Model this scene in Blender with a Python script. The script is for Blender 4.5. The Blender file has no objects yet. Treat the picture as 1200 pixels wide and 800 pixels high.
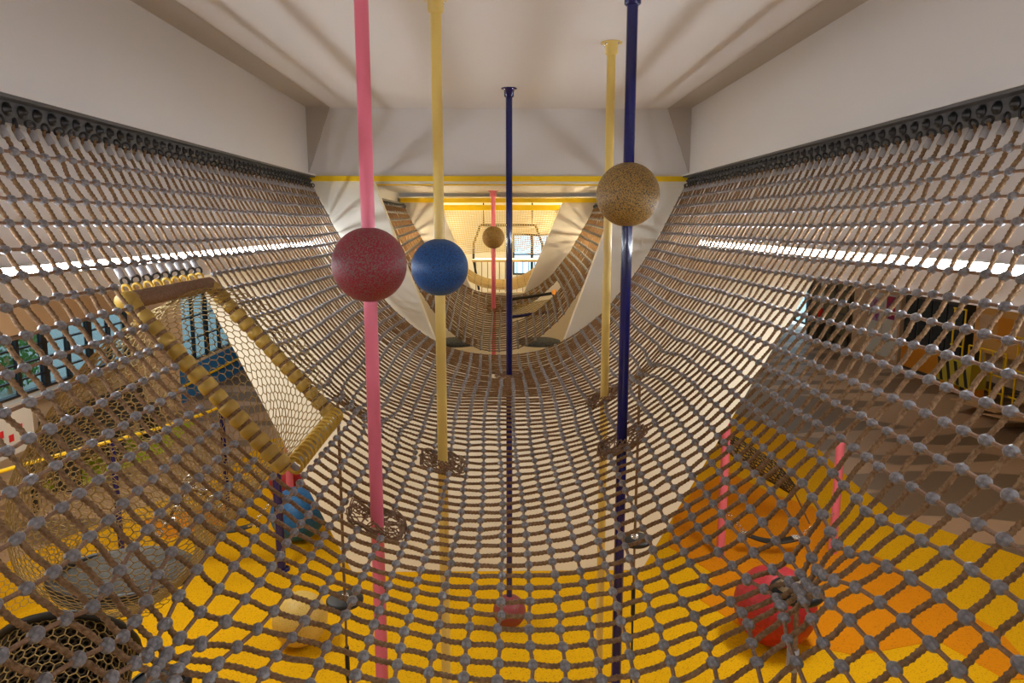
import bpy, bmesh, math, random
import numpy as np
from mathutils import Vector, Matrix

# ------------------------------------------------------------------ camera, world, light, exposure
S = bpy.context.scene
COL = S.collection
CAMZ = 4.2
cd = bpy.data.cameras.new('camera'); cam = bpy.data.objects.new('camera', cd); COL.objects.link(cam)
cd.sensor_width = 36; cd.lens = 850 / 1200 * 36; cd.clip_start = .05; cd.clip_end = 200
cam.location = (0, 0, CAMZ); cam.rotation_euler = (math.radians(90 - 9.1), 0, math.radians(-0.95))
S.camera = cam
S.view_settings.view_transform = 'Standard'; S.view_settings.look = 'None'
S.view_settings.gamma = 1; S.view_settings.use_curve_mapping = False
S.view_settings.exposure = 0.0
wd = bpy.data.worlds.new('world'); S.world = wd; wd.use_nodes = True
wd.node_tree.nodes['Background'].inputs[0].default_value = (.72, .88, 1, 1)
wd.node_tree.nodes['Background'].inputs[1].default_value = 3.0
LED = 70.0; LED_WARM = 115.0

def area(name, loc, size, power, rot=(0, 0, 0), color=(1, .93, .82)):
    l = bpy.data.lights.new(name, 'AREA'); l.shape = 'RECTANGLE'; l.size, l.size_y = size; l.energy = power; l.color = color
    o = bpy.data.objects.new(name, l); COL.objects.link(o); o.location = loc; o.rotation_euler = rot
    return o
# lamps under the ceiling of the big lower hall
for i, (x, y) in enumerate([(-5.2, 3), (-5.2, 10), (-4.8, 18), (6, 3), (7.5, 10), (8.5, 18), (8.5, 26), (0, 14)]):
    area('hall_area_light', (x, y, 3.8), (1.6, 1.6), 46 if x < 0 else 40, color=(1, .94, .82))
for x in (-3.3, 3.3): area('hall_area_light', (x, 6.4, 3.8), (.5, 1.4), 85, color=(1, .97, .9))
area('hall_area_light', (0, -1.2, 2.0), (2.5, 1.0), 30, (math.radians(55), 0, 0), (1, .94, .80))  # unseen fill light added below the camera to brighten the V wall

# ------------------------------------------------------------------ materials
MATS = {}
def mat(name, col, rough=.6, metal=0, emit=0, col2=None, scale=20, detail=3, ramp=(.4, .6), bump=0, bscale=None, tex='noise', coat=0):
    if name in MATS: return MATS[name]
    m = bpy.data.materials.new(name); m.use_nodes = True; nt = m.node_tree; b = nt.nodes['Principled BSDF']
    b.inputs['Base Color'].default_value = (*col, 1); b.inputs['Roughness'].default_value = rough; b.inputs['Metallic'].default_value = metal
    if coat: b.inputs['Coat Weight'].default_value = coat
    if emit:
        b.inputs['Emission Color'].default_value = (*col, 1); b.inputs['Emission Strength'].default_value = emit
    tc = nt.nodes.new('ShaderNodeTexCoord')
    def noise(sc):
        if tex == 'voronoi':
            n = nt.nodes.new('ShaderNodeTexVoronoi'); n.inputs['Scale'].default_value = sc; o = n.outputs['Distance']
        else:
            n = nt.nodes.new('ShaderNodeTexNoise'); n.inputs['Scale'].default_value = sc; n.inputs['Detail'].default_value = detail; o = n.outputs['Fac']
        nt.links.new(tc.outputs['Object'], n.inputs['Vector']); return o
    if col2:
        r = nt.nodes.new('ShaderNodeValToRGB'); r.color_ramp.elements[0].position, r.color_ramp.elements[1].position = ramp
        r.color_ramp.elements[0].color = (*col, 1); r.color_ramp.elements[1].color = (*col2, 1)
        nt.links.new(noise(scale), r.inputs[0]); nt.links.new(r.outputs[0], b.inputs['Base Color'])
    if bump:
        bn = nt.nodes.new('ShaderNodeBump'); bn.inputs['Strength'].default_value = bump; bn.inputs['Distance'].default_value = .004
        nt.links.new(noise(bscale or scale), bn.inputs['Height']); nt.links.new(bn.outputs[0], b.inputs['Normal'])
    MATS[name] = m; return m

WHITE = mat('white_plaster', (.72, .69, .67), .75, bump=.05, bscale=60)
CREAM = mat('cream_plaster', (.82, .79, .69), .75)
SHADEP = mat('shade_toned_plaster', (.50, .45, .40), .75)  # white plaster with the shade on ceiling strips and returns put into the colour
BEIGE = mat('beige_wall_paint', (.72, .53, .36), .7)
ROPE = mat('brown_rope', (.165, .088, .036), .85, col2=(.26, .150, .072), scale=90, bump=.3, bscale=300)
ROPEL = mat('tan_rope', (.20, .112, .066), .85, col2=(.27, .16, .095), scale=120)
CLAMP = mat('grey_plastic_clamp', (.145, .14, .15), .32, col2=(.25, .24, .255), scale=60)
FERR = mat('pale_sleeve', (.36, .345, .35), .45, bump=.4, bscale=120)
STEEL = mat('dark_steel', (.055, .055, .058), .35, .7)
PANELW = mat('white_panel', (.75, .74, .72), .5)
CHROME = mat('chrome_steel', (.7, .7, .72), .18, 1)
RAILM = mat('rail_grey_paint', (.105, .105, .11), .5, .3)
PINK = mat('pink_paint', (.78, .17, .25), .35)
YELP = mat('pale_yellow_paint', (.74, .53, .14), .35)
NAVY = mat('navy_paint', (.005, .007, .10), .16, coat=.3)
YBEAM = mat('yellow_paint', (.90, .60, .005), .4)
RUBY = mat('yellow_rubber_granules', (.70, .385, .001), .85, col2=(.28, .13, .01), scale=60, detail=4, ramp=(.56, .72), bump=.5, bscale=110)
RUBO = mat('orange_rubber_granules', (.66, .235, .002), .85, col2=(.40, .13, .006), scale=55, ramp=(.55, .75), bump=.5, bscale=110)
GREEN = mat('lime_rubber', (.42, .56, .02), .85, col2=(.28, .4, .01), scale=60, ramp=(.5, .7))
for _m in (RUBY, RUBO, GREEN): _m.node_tree.nodes['Principled BSDF'].inputs['Specular IOR Level'].default_value = .12
BALLR = mat('red_foam', (.25, .003, .024), .5, col2=(.19, .095, .08), scale=135, detail=2, ramp=(.47, .58))
BALLB = mat('blue_foam', (.004, .085, .30), .5, col2=(.008, .025, .09), scale=130, detail=2, ramp=(.48, .62))
BALLY = mat('gold_foam', (.36, .205, .045), .55, col2=(.06, .045, .025), scale=150, detail=2, ramp=(.46, .60))
BALLY2 = mat('ochre_foam', (.62, .43, .10), .55, col2=(.3, .2, .04), scale=95, ramp=(.55, .7))
BLACK = mat('black_rubber', (.010, .010, .011), .55)
GREYR = mat('grey_rubber', (.045, .045, .042), .8, col2=(.08, .078, .07), scale=30)
PAD = mat('yellow_vinyl_pad', (.40, .245, .035), .5, col2=(.46, .29, .05), scale=9, bump=.15, bscale=40)
LITR = mat('lit_toned_rope', (.66, .50, .26), .8)  # brown rope of the far nets, warm light put into the colour
YROPE = mat('yellow_rope', (.55, .34, .04), .7, bump=.3, bscale=200)
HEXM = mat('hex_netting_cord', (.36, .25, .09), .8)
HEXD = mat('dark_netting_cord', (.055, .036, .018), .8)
DFRAME = mat('black_window_metal', (.012, .012, .014), .4)
BLUEP = mat('blue_wall_paint', (.02, .17, .45), .5)
WOOD = mat('pale_wood', (.62, .42, .22), .5)
CARD = mat('brown_cardboard', (.55, .34, .18), .8)
LEDM = mat('led_glow', (.88, .93, 1), .5, emit=LED)
LEDB = mat('soft_warm_led_glow', (1, .80, .46), .5, emit=110)
LEDW = mat('warm_led_glow', (1, .82, .40), .5, emit=LED_WARM)
LEAF = mat('shrub_leaf', (.05, .30, .04), .7)

def glass(name='window_glass', col=(.75, .88, .92)):
    m = bpy.data.materials.new(name); m.use_nodes = True; nt = m.node_tree
    nt.nodes.remove(nt.nodes['Principled BSDF']); out = nt.nodes['Material Output']
    t = nt.nodes.new('ShaderNodeBsdfTransparent'); t.inputs[0].default_value = (*col, 1)
    g = nt.nodes.new('ShaderNodeBsdfGlossy'); g.inputs['Roughness'].default_value = .05
    mx = nt.nodes.new('ShaderNodeMixShader'); mx.inputs[0].default_value = .1
    nt.links.new(t.outputs[0], mx.inputs[1]); nt.links.new(g.outputs[0], mx.inputs[2]); nt.links.new(mx.outputs[0], out.inputs[0])
    return m
GLASS = glass(); GLASS2 = glass('tinted_glass', (.40, .47, .49))

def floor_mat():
    """two brown tones in long wavy bands, split by stretched noise"""
    m = bpy.data.materials.new('banded_brown_floor'); m.use_nodes = True; nt = m.node_tree; b = nt.nodes['Principled BSDF']; b.inputs['Roughness'].default_value = .45
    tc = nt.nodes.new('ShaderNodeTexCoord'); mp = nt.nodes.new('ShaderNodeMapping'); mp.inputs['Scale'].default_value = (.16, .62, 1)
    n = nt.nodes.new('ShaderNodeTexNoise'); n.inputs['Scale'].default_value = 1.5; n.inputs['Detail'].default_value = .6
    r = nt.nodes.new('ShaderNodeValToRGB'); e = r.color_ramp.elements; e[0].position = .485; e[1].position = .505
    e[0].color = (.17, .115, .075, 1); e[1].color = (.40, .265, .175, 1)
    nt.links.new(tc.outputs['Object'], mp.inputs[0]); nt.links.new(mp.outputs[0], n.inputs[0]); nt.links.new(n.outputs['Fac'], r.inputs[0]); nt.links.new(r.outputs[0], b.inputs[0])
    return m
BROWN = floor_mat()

# ------------------------------------------------------------------ helpers
def tag(o, label=None, cat=None, group=None, kind=None):
    if label: o['label'] = label
    if cat: o['category'] = cat
    if group: o['group'] = group
    if kind: o['kind'] = kind
    return o
def empty(name, loc, label, cat, group=None):
    o = bpy.data.objects.new(name, None); COL.objects.link(o); o.location = loc; o.empty_display_size = .1
    return tag(o, label, cat, group)
def link(name, me, parent=None, m=None, loc=None):
    o = bpy.data.objects.new(name, me); COL.objects.link(o)
    if m is not None and not me.materials: me.materials.append(m)
    if loc is not None: o.location = loc
    if parent is not None: o.parent = parent
    return o

class MB:
    def __init__(s): s.v = []; s.f = []; s.n = 0
    def add(s, v, f):
        v = np.asarray(v, float); f = np.asarray(f, int)
        s.v.append(v); s.f.append(f + s.n); s.n += len(v); return s
    def box(s, a, b):
        x0, y0, z0 = a; x1, y1, z1 = b
        v = [(x0,y0,z0),(x1,y0,z0),(x1,y1,z0),(x0,y1,z0),(x0,y0,z1),(x1,y0,z1),(x1,y1,z1),(x0,y1,z1)]
        return s.add(v, [(0,3,2,1),(4,5,6,7),(0,1,5,4),(1,2,6,5),(2,3,7,6),(3,0,4,7)])
    def bar(s, p, q, w, h=None, up=(0,0,1)):
        h = h or w; p = np.array(p, float); q = np.array(q, float); t = q - p; t /= np.linalg.norm(t)
        u = np.array(up, float)
        if abs(u @ t) > .95: u = np.array([1., 0, 0])
        r = np.cross(t, u); r /= np.linalg.norm(r); u = np.cross(r, t)
        v = [c + r*a*w/2 + u*b*h/2 for c in (p, q) for a, b in ((-1,-1),(1,-1),(1,1),(-1,1))]
        return s.add(v, [(0,3,2,1),(4,5,6,7),(0,1,5,4),(1,2,6,5),(2,3,7,6),(3,0,4,7)])
    def tube(s, pts, r, k=6, cap=True, closed=False):
        v, f = tube(pts, r, k, closed=closed); n0 = s.n; s.add(v, f)
        if cap and not closed:
            m = len(v)
            for ring, fl in ((0, 1), (m - k, 0)):
                c = v[ring:ring+k].mean(0)
                vv = np.vstack([v[ring:ring+k], c])
                ff = [((i+1) % k, i, k, k) if fl else (i, (i+1) % k, k, k) for i in range(k)]
                s.add(vv, ff)
        return s
    def lathe(s, prof, c=(0,0,0), k=24, axis=2):
        P = np.array(prof, float); n = len(P); a = np.arange(k) * 2*math.pi/k
        v = np.zeros((n, k, 3)); v[:, :, 0] = P[:, :1]*np.cos(a); v[:, :, 1] = P[:, :1]*np.sin(a); v[:, :, 2] = P[:, 1:]
        if axis == 1: v = v[:, :, [0, 2, 1]] * np.array([1, 1, -1])
        if axis == 0: v = v[:, :, [2, 1, 0]]
        f = [(i*k+j, i*k+(j+1) % k, (i+1)*k+(j+1) % k, (i+1)*k+j) for i in range(n-1) for j in range(k)]
        return s.add(v.reshape(-1, 3) + np.array(c), f)
    def ball(s, c, r, k=20, n=12, sc=(1,1,1)):
        pr = [(max(1e-4, r*math.sin(math.pi*i/n)), -r*math.cos(math.pi*i/n)) for i in range(n+1)]
        t = MB().lathe(pr, (0,0,0), k)
        return s.add(t.v[0]*np.array(sc) + np.array(c), t.f[0])
    def ring(s, c, R, r, k=16, q=6, n=(0,0,1)):
        n = np.array(n, float); n /= np.linalg.norm(n); a = np.cross(n, (0, .3, 1)) if abs(n[2]) < .9 else np.cross(n, (1, 0, 0)); a /= np.linalg.norm(a); b = np.cross(n, a)
        pts = [np.array(c) + R*(a*math.cos(t) + b*math.sin(t)) for t in np.arange(k)*2*math.pi/k]
        return s.tube(pts, r, q, closed=True)
    def poly(s, pts, z0, z1): return s.prism([(x, y, z0) for x, y in pts], (0, 0, z1 - z0))
    def mesh(s, name, smooth=True):
        v = np.vstack(s.v); f = np.vstack(s.f) if len({x.shape[1] for x in s.f}) == 1 else None
        return npmesh(name, v, f, smooth)
    def build(s, name, m, parent=None, smooth=True, kind=None, loc=None):
        o = link(name, s.mesh(name, smooth), parent, m, loc)
        if kind: o['kind'] = kind
        return o

def npmesh(name, v, f, smooth=True):
    """quads (degenerate quads with a repeated last index become triangles)"""
    me = bpy.data.meshes.new(name); tri = f[:, 2] == f[:, 3]
    me.vertices.add(len(v)); me.vertices.foreach_set('co', np.ascontiguousarray(v, dtype=np.float32).ravel())
    cnt = np.where(tri, 3, 4); st = np.concatenate([[0], np.cumsum(cnt)[:-1]])
    mask = np.ones(f.shape, bool); mask[tri, 3] = False
    loops = f[mask]
    me.loops.add(len(loops)); me.loops.foreach_set('vertex_index', loops.astype(np.int32))
    me.polygons.add(len(f)); me.polygons.foreach_set('loop_start', st.astype(np.int32))
    try: me.polygons.foreach_set('loop_total', cnt.astype(np.int32))
    except Exception: pass
    me.polygons.foreach_set('use_smooth', np.full(len(f), smooth))
    me.update(calc_edges=True); return me

def tube(pts, r, k=6, twist=0, lobe=0, closed=False, step=None):
    """swept tube: r scalar or per point; lobe > 0 gives a three-strand rope turning twist radians per metre"""
    P = np.asarray(pts, float); n = len(P)
    if closed: T = np.roll(P, -1, 0) - np.roll(P, 1, 0)
    else: T = np.gradient(P, axis=0)
    T /= np.linalg.norm(T, axis=1)[:, None] + 1e-12
    R = np.zeros_like(P); ref = np.array([0, 0, 1.]) if np.abs(T[:, 2]).max() < .93 else (np.array([0, 1., 0]) if np.abs(T[:, 1]).max() < .93 else np.array([1., 0, 0]))
    if np.abs(T @ ref).max() > .97:
        u = np.cross(T[0], (.31, .83, .47)); u /= np.linalg.norm(u)
        for i in range(n):
            u = u - T[i]*(u @ T[i]); u /= np.linalg.norm(u); R[i] = u
    else:
        R = np.cross(T, ref); R /= np.linalg.norm(R, axis=1)[:, None]
    U = np.cross(R, T)
    a = np.arange(k)*2*math.pi/k
    s = np.concatenate([[0], np.cumsum(np.linalg.norm(np.diff(P, axis=0), axis=1))])
    A = a[None, :] + (twist*s)[:, None]
    rr = np.broadcast_to(np.asarray(r, float).reshape(-1, 1), (n, 1))*(1 + lobe*np.cos(3*a))[None, :]
    v = P[:, None, :] + rr[:, :, None]*(np.cos(A)[:, :, None]*R[:, None, :] + np.sin(A)[:, :, None]*U[:, None, :])
    m = n if closed else n - 1
    i = np.arange(m)[:, None]; j = np.arange(k)[None, :]
    i2 = (i + 1) % n; j2 = (j + 1) % k
    f = np.stack([i*k + j, i*k + j2, i2*k + j2, i2*k + j], -1).reshape(-1, 4)
    return v.reshape(-1, 3), f

def smooth_path(P, sub):
    """Catmull-Rom through the points"""
    P = np.asarray(P, float); Q = np.vstack([2*P[0] - P[1], P, 2*P[-1] - P[-2]]); out = []
    t = (np.arange(sub)/sub)[:, None]
    for i in range(1, len(Q) - 2):
        a, b, c, d = Q[i-1], Q[i], Q[i+1], Q[i+2]
        out.append(.5*((2*b) + (c - a)*t + (2*a - 5*b + 4*c - d)*t**2 + (3*b - a - 3*c + d)*t**3))
    out.append(P[-1:]); return np.vstack(out)

def flat(name, pts, z0, z1, m, parent=None, kind=None, plane='xy', bevel=0):
    """extruded polygon; plane 'xz' extrudes along y"""
    bm = bmesh.new()
    vs = [bm.verts.new((p[0], p[1], z0) if plane == 'xy' else (p[0], z0, p[1])) for p in pts]
    f = bm.faces.new(vs); g = bmesh.ops.extrude_face_region(bm, geom=[f])
    d = (0, 0, z1 - z0) if plane == 'xy' else (0, z1 - z0, 0)
    bmesh.ops.translate(bm, verts=[x for x in g['geom'] if isinstance(x, bmesh.types.BMVert)], vec=d)
    bmesh.ops.triangulate(bm, faces=[x for x in bm.faces if len(x.verts) > 4]); bmesh.ops.recalc_face_normals(bm, faces=bm.faces)
    me = bpy.data.meshes.new(name); bm.to_mesh(me); bm.free()
    o = link(name, me, parent, m)
    if kind: o['kind'] = kind
    return o
def sbox(name, a, b, m, parent=None, label=None):
    o = MB().box(a, b).build(name, m, parent, smooth=False)
    if parent is None: o['kind'] = 'structure'
    if label: o['label'] = label
    return o

# ------------------------------------------------------------------ setting: lower hall
XL, XR, YB, YF = -7.6, 12.5, 32.0, -2.5
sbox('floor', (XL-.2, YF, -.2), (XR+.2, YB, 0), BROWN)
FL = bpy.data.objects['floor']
ypatch = [(-6.6,-2),(-6.6,6),(-6.2,8.7),(-5.5,10.3),(-4.8,11.4),(-4.6,13.9),(-2.5,15.5),(2,16.6),(5.1,16.3),(5.65,14.7),(6.05,13.4),(5.8,11.2),(5.8,10),(6.16,9.4),(6.67,8.6),(7,6),(7.2,-2)]
flat('yellow_rubber_flooring', ypatch, .0, .02, RUBY, FL)
opatch = [(2.2,9.0),(2.6,10.2),(3.1,11.0),(3.9,11.9),(4.3,10.8),(4.7,10.3),(4.55,9.0),(4.9,8.45),(4.95,7.6),(5.2,6.9),(5.05,6.1),(4.7,6.1),(4.45,6.75),(3.5,6.5),(2.6,6.9),(2.25,7.6),(2.6,8.2)]
flat('orange_rubber_flooring', opatch, .02, .026, RUBO, FL)['label'] = 'orange zigzag patch of rubber flooring'
flat('orange_rubber_flooring', [(-5.2,9.9),(-4.2,10.6),(-3.9,9.9),(-4.5,9.3)], .02, .026, RUBO, FL)
flat('green_rubber_flooring', [(-7.5,11.4),(-7.5,14.6),(-6.6,15.4),(-6.3,13.2),(-6.9,11.2)], 0, .02, GREEN, FL)['label'] = 'lime green rubber flooring'
sbox('ceiling', (XL-.2, YF, 3.86), (-2.3, 8.3, 4.0), CREAM)
sbox('ceiling', (2.3, YF, 3.86), (XR+.2, 8.3, 4.0), CREAM)
sbox('ceiling', (XL-.2, 8.3, 3.92), (-1.62, 17.2, 4.06), CREAM)
sbox('ceiling', (1.62, 8.3, 3.92), (XR+.2, 17.2, 4.06), CREAM)
sbox('ceiling', (XL-.2, 17.2, 3.92), (-3.8, YB, 4.06), CREAM)
sbox('ceiling', (5.4, 17.2, 3.92), (XR+.2, YB, 4.06), CREAM)
sbox('wall_right', (XR, YF, 0), (XR+.2, 28.2, 4), BEIGE)
sbox('wall_right', (XR, 28.2, 2.6), (XR+.2, YB, 4), BEIGE)
sbox('wall_back', (XL, YB, 0), (-4, YB+.2, 4), BEIGE)
sbox('wall_back', (5.6, YB, 0), (XR+.2, YB+.2, 4), BEIGE)
sbox('wall_left', (-4, 17.2, 0), (-3.8, YB, 4.06), BEIGE)
sbox('wall_right', (5.4, 17.2, 0), (5.6, YB, 4.06), BEIGE)
sbox('wall_back', (-3.8, 17.2, 0), (5.4, 17.4, 2.6), BEIGE)
sbox('wall_back', (-3.8, 17.2, 2.6), (-1.55, 17.4, 4.7), BEIGE)
sbox('wall_back', (1.55, 17.2, 2.6), (5.4, 17.4, 4.7), BEIGE)
sbox('wall_front', (XL-.2, YF-.2, 0), (XR+.2, YF, 5.8), WHITE)
# left wall with two window openings
for a, b in [((YF, 0), (10.8, 4)), ((14.9, 0), (17.3, 4)), ((22.2, 0), (YB, 4)), ((10.8, 0), (14.9, 1.5)), ((10.8, 2.5), (14.9, 4)), ((17.3, 0), (22.2, .85)), ((17.3, 2.5), (22.2, 4))]:
    sbox('wall_left', (XL-.2, a[0], a[1]), (XL, b[0], b[1]), BEIGE)
sbox('trim_1', (XL, 17.0, 0), (XL+.02, 24, .8), BLUEP)['label'] = 'blue painted dado below the window'
MB().tube([(XL+.08, 16.6, .42), (XL+.08, 24, .42)], .03, 8).build('trim_2', YBEAM)['kind'] = 'structure'
def window(name, x, y0, y1, z0, z1, ny, nz, axis='x', gm=None):
    w = bpy.data.objects.new(name, None); COL.objects.link(w); w['kind'] = 'structure'
    P = (lambda y, z, d: (x + d, y, z)) if axis == 'x' else (lambda y, z, d: (y, x + d, z))
    fr = MB()
    for z in (z0, z1): fr.box(P(y0, z-.04, -.05), P(y1, z+.04, .05))
    for y in (y0, y1): fr.box(P(y-.04, z0, -.05), P(y+.04, z1, .05))
    fr.build('window_frame', DFRAME, w, False)
    for i in range(1, ny):
        y = y0 + (y1-y0)*i/ny; t = .07 if i % 2 == 0 else .03
        MB().box(P(y-t, z0, -.04), P(y+t, z1, .04)).build('mullion', DFRAME, w, False)
    for k in range(1, nz):
        z = z0 + (z1-z0)*k/nz
        MB().box(P(y0, z-.015, -.03), P(y1, z+.015, .03)).build('glazing_bar', DFRAME, w, False)
    for i in range(ny):
        a, b = y0 + (y1-y0)*i/ny, y0 + (y1-y0)*(i+1)/ny
        MB().box(P(a, z0, -.006), P(b, z1, .006)).build('pane', gm or GLASS, w, False)
    return w
window('window_1', XL-.1, 10.8, 14.9, 1.5, 2.5, 6, 4, gm=GLASS2)
window('window_2', XL-.1, 17.3, 22.2, .85, 2.5, 6, 3, gm=GLASS2)
window('window_3', XR+.1, 28.2, 31.8, .2, 2.6, 3, 2)
sbox('trim_3', (XL, 10.6, 1.42), (XL+.15, 15.1, 1.5), WHITE)['label'] = 'white window sill'

# ------------------------------------------------------------------ setting: the raised play space
XW = 2.12
sbox('ceiling', (-1.85, YF, 5.47), (1.85, 8.32, 5.62), WHITE)
for s in (-1, 1):
    a, b = sorted((s*1.85, s*(XW+.12)))
    sbox('trim_4' if s < 0 else 'trim_5', (a, YF, 5.476), (b, 8.32, 5.62), SHADEP)
    a, b = sorted((s*XW, s*(XW+.15)))
    n = 'wall_left' if s < 0 else 'wall_right'
    sbox(n, (a, YF, 4.72), (b, 8.3, 5.476), WHITE)
    a, b = sorted((s*(XW+.04), s*(XW+.18)))
    sbox(n, (a, YF, 3.84), (b, 8.3, 4.72), WHITE)
# header above the far opening, slanting return pieces and the yellow beam
flat('wall_back', [(-1.87,5.47),(-2.14,4.74),(2.14,4.74),(1.87,5.47)], 8.3, 8.5, WHITE, plane='xz', kind='structure')
for s in (-1, 1): flat('trim_6' if s < 0 else 'trim_7', [(s*1.86,5.476),(s*2.13,5.476),(s*2.13,4.74)], 8.27, 8.5, SHADEP, plane='xz', kind='structure')
sbox('beam_1', (-2.12, 8.26, 4.685), (2.12, 8.33, 4.74), YBEAM)
sbox('trim_8', (-1.5, 8.60, 4.655), (2.12, 8.63, 4.672), YBEAM)['label'] = 'thin yellow edge behind the beam'
# the first V shaped wall: a white slab, narrow at its foot, with a notch for the net
flat('wall_back', [(-1.8,0),(1.72,0),(3.8,3.9),(3.8,4.06),(2.4,4.06),(2.4,4.70),(1.40,4.70),(.66,2.62),(-.66,2.62),(-1.42,4.70),(-2.4,4.70),(-2.4,4.06),(-3.7,4.06),(-3.6,3.9)], 8.33, 8.47, CREAM, plane='xz', kind='structure')
# second bay
sbox('ceiling', (-1.7, 8.5, 4.67), (1.7, 11.0, 4.8), WHITE)
for s in (-1, 1):
    a, b = sorted((s*1.5, s*1.62)); sbox('wall_left' if s < 0 else 'wall_right', (a, 8.47, 3.9), (b, 11, 4.67), WHITE)
flat('wall_back', [(-1.5,3.2),(-.42,3.2),(-.90,4.60),(-1.5,4.60)], 10.9, 11.02, WHITE, plane='xz', kind='structure')
flat('wall_back', [(1.5,3.2),(.36,3.2),(.96,4.60),(1.5,4.60)], 10.9, 11.02, WHITE, plane='xz', kind='structure')
flat('wall_back', [(-1.5,1.2),(1.5,1.2),(1.5,3.2),(-1.5,3.2)], 10.9, 11.02, CREAM, plane='xz', kind='structure')
sbox('beam_2', (-1.45, 10.78, 4.53), (1.45, 11.02, 4.59), YBEAM)
# third bay and its far window
sbox('ceiling', (-1.7, 11.02, 4.62), (1.7, 17.2, 4.75), WHITE)
for s in (-1, 1):
    a, b = sorted((s*1.55, s*1.7)); sbox('wall_left' if s < 0 else 'wall_right', (a, 11.02, 2.6), (b, 17.2, 4.62), WHITE)
for a, b in [((-1.55, 2.6), (.3, 4.62)), ((1.2, 2.6), (1.55, 4.62)), ((.3, 2.6), (1.2, 3.05)), ((.3, 4.0), (1.2, 4.62))]:
    sbox('wall_back', (a[0], 17.0, a[1]), (b[0], 17.2, b[1]), WHITE)
window('window_4', 17.1, .3, 1.2, 3.05, 4.0, 2, 2, axis='y')
sbox('beam_3', (-1.02, 12.5, 4.45), (1.02, 12.62, 4.54), YBEAM)

# ------------------------------------------------------------------ strip lights
def strip(loc, ln, label, m, tilt, group):
    t = empty('strip_light', loc, label, 'lamp', group)
    k = -tilt                                                         # inward direction
    def b(x0, x1, z0, z1, y0=0, y1=ln):
        a, c = sorted((x0*k, x1*k)); return MB().box((a, y0, z0), (c, y1, z1))
    t['tilt'] = float(tilt)
    b(-.03, 0, -.03, .03).build('housing', PANELW, t, False); b(0, .02, -.030, -.024).build('lower_lip', PANELW, t, False); b(0, .016, .019, .024).build('upper_lip', PANELW, t, False)
    b(.001, .012, -.023, .018, .01, ln-.01).build('diffuser', m, t, False)
    return t
strip((-2.125, -1.5, 4.0), 9.8, 'long white strip light on the wall behind the left half of the near net', LEDM, -1, 'strip lights')
strip((2.125, -1.5, 4.02), 9.2, 'long white strip light on the wall behind the right half of the near net', LEDM, 1, 'strip lights')
for s, w in ((-1, 'left'), (1, 'right')):
    strip((s*1.45, 8.6, 4.0), 2.2, 'short warm strip light behind the %s side of the middle net' % w, LEDB, s, 'strip lights')
    strip((s*1.48, 11.4, 4.2), 5.4, 'warm strip light on the %s wall of the farthest bay' % w, LEDW, s, 'strip lights')

# ------------------------------------------------------------------ poles with foam balls
POLES = []
def ballmesh(r, m, parent, loc, name='foam_ball', label=None):
    o = MB().ball((0, 0, 0), r, 40, 24).build(name, m, parent, loc=loc)
    if label: o['label'] = label
    return o
def pole(x, y, z1, m, label, balls, flange=True, hole=True, z0=.02):
    t = empty('climbing_pole', (x, y, z0), label, 'pole', 'ball poles through the nets')
    H = z1 - z0
    MB().tube([(0, 0, 0), (0, 0, H)], .031, 20).build('tube', m, t)
    if flange:
        cf = MB().lathe([(.001, H), (.075, H), (.075, H-.008), (.046, H-.011), (.046, H-.075), (.033, H-.085), (.03, H-.085)], k=24).build('ceiling_flange', m, t)
        for a in range(4):
            MB().lathe([(.0001, -.012), (.007, -.012), (.007, 0)], (.06*math.cos(a*1.57+.7), .06*math.sin(a*1.57+.7), H-.008), 8).build('bolt', CHROME, cf)
    MB().lathe([(.001, .012), (.07, .012), (.07, 0)], k=24).build('foot_plate', m, t)
    for z, r, bm_, lb in balls: ballmesh(r, bm_, t, (0, 0, z - z0), label=lb)
    if hole: POLES.append((x, y))
    return t
pole(-.59, 3.3, 5.47, PINK, 'pink pole carrying a speckled dark red ball, nearest to the camera', [(4.024, .168, BALLR, 'speckled dark red ball')])
pole(-.36, 4.36, 5.47, YELP, 'pale yellow pole carrying a speckled blue ball', [(3.952, .17, BALLB, 'speckled blue ball')])
pole(.73, 4.2, 5.47, NAVY, 'navy blue pole carrying a large speckled gold ball', [(4.372, .18, BALLY, 'speckled gold ball')])
pole(.79, 5.36, 5.47, YELP, 'plain pale yellow pole partly behind the gold ball', [])
pole(.09, 7.1, 5.47, NAVY, 'navy blue pole in the middle, a red ball at its foot on the floor', [(.19, .172, BALLR, 'red ball at the foot')])
pole(-.09, 10.2, 4.67, PINK, 'thin looking pink pole in the middle bay carrying a small gold ball', [(4.033, .155, BALLY, 'speckled gold ball')], z0=1.0)

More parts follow.
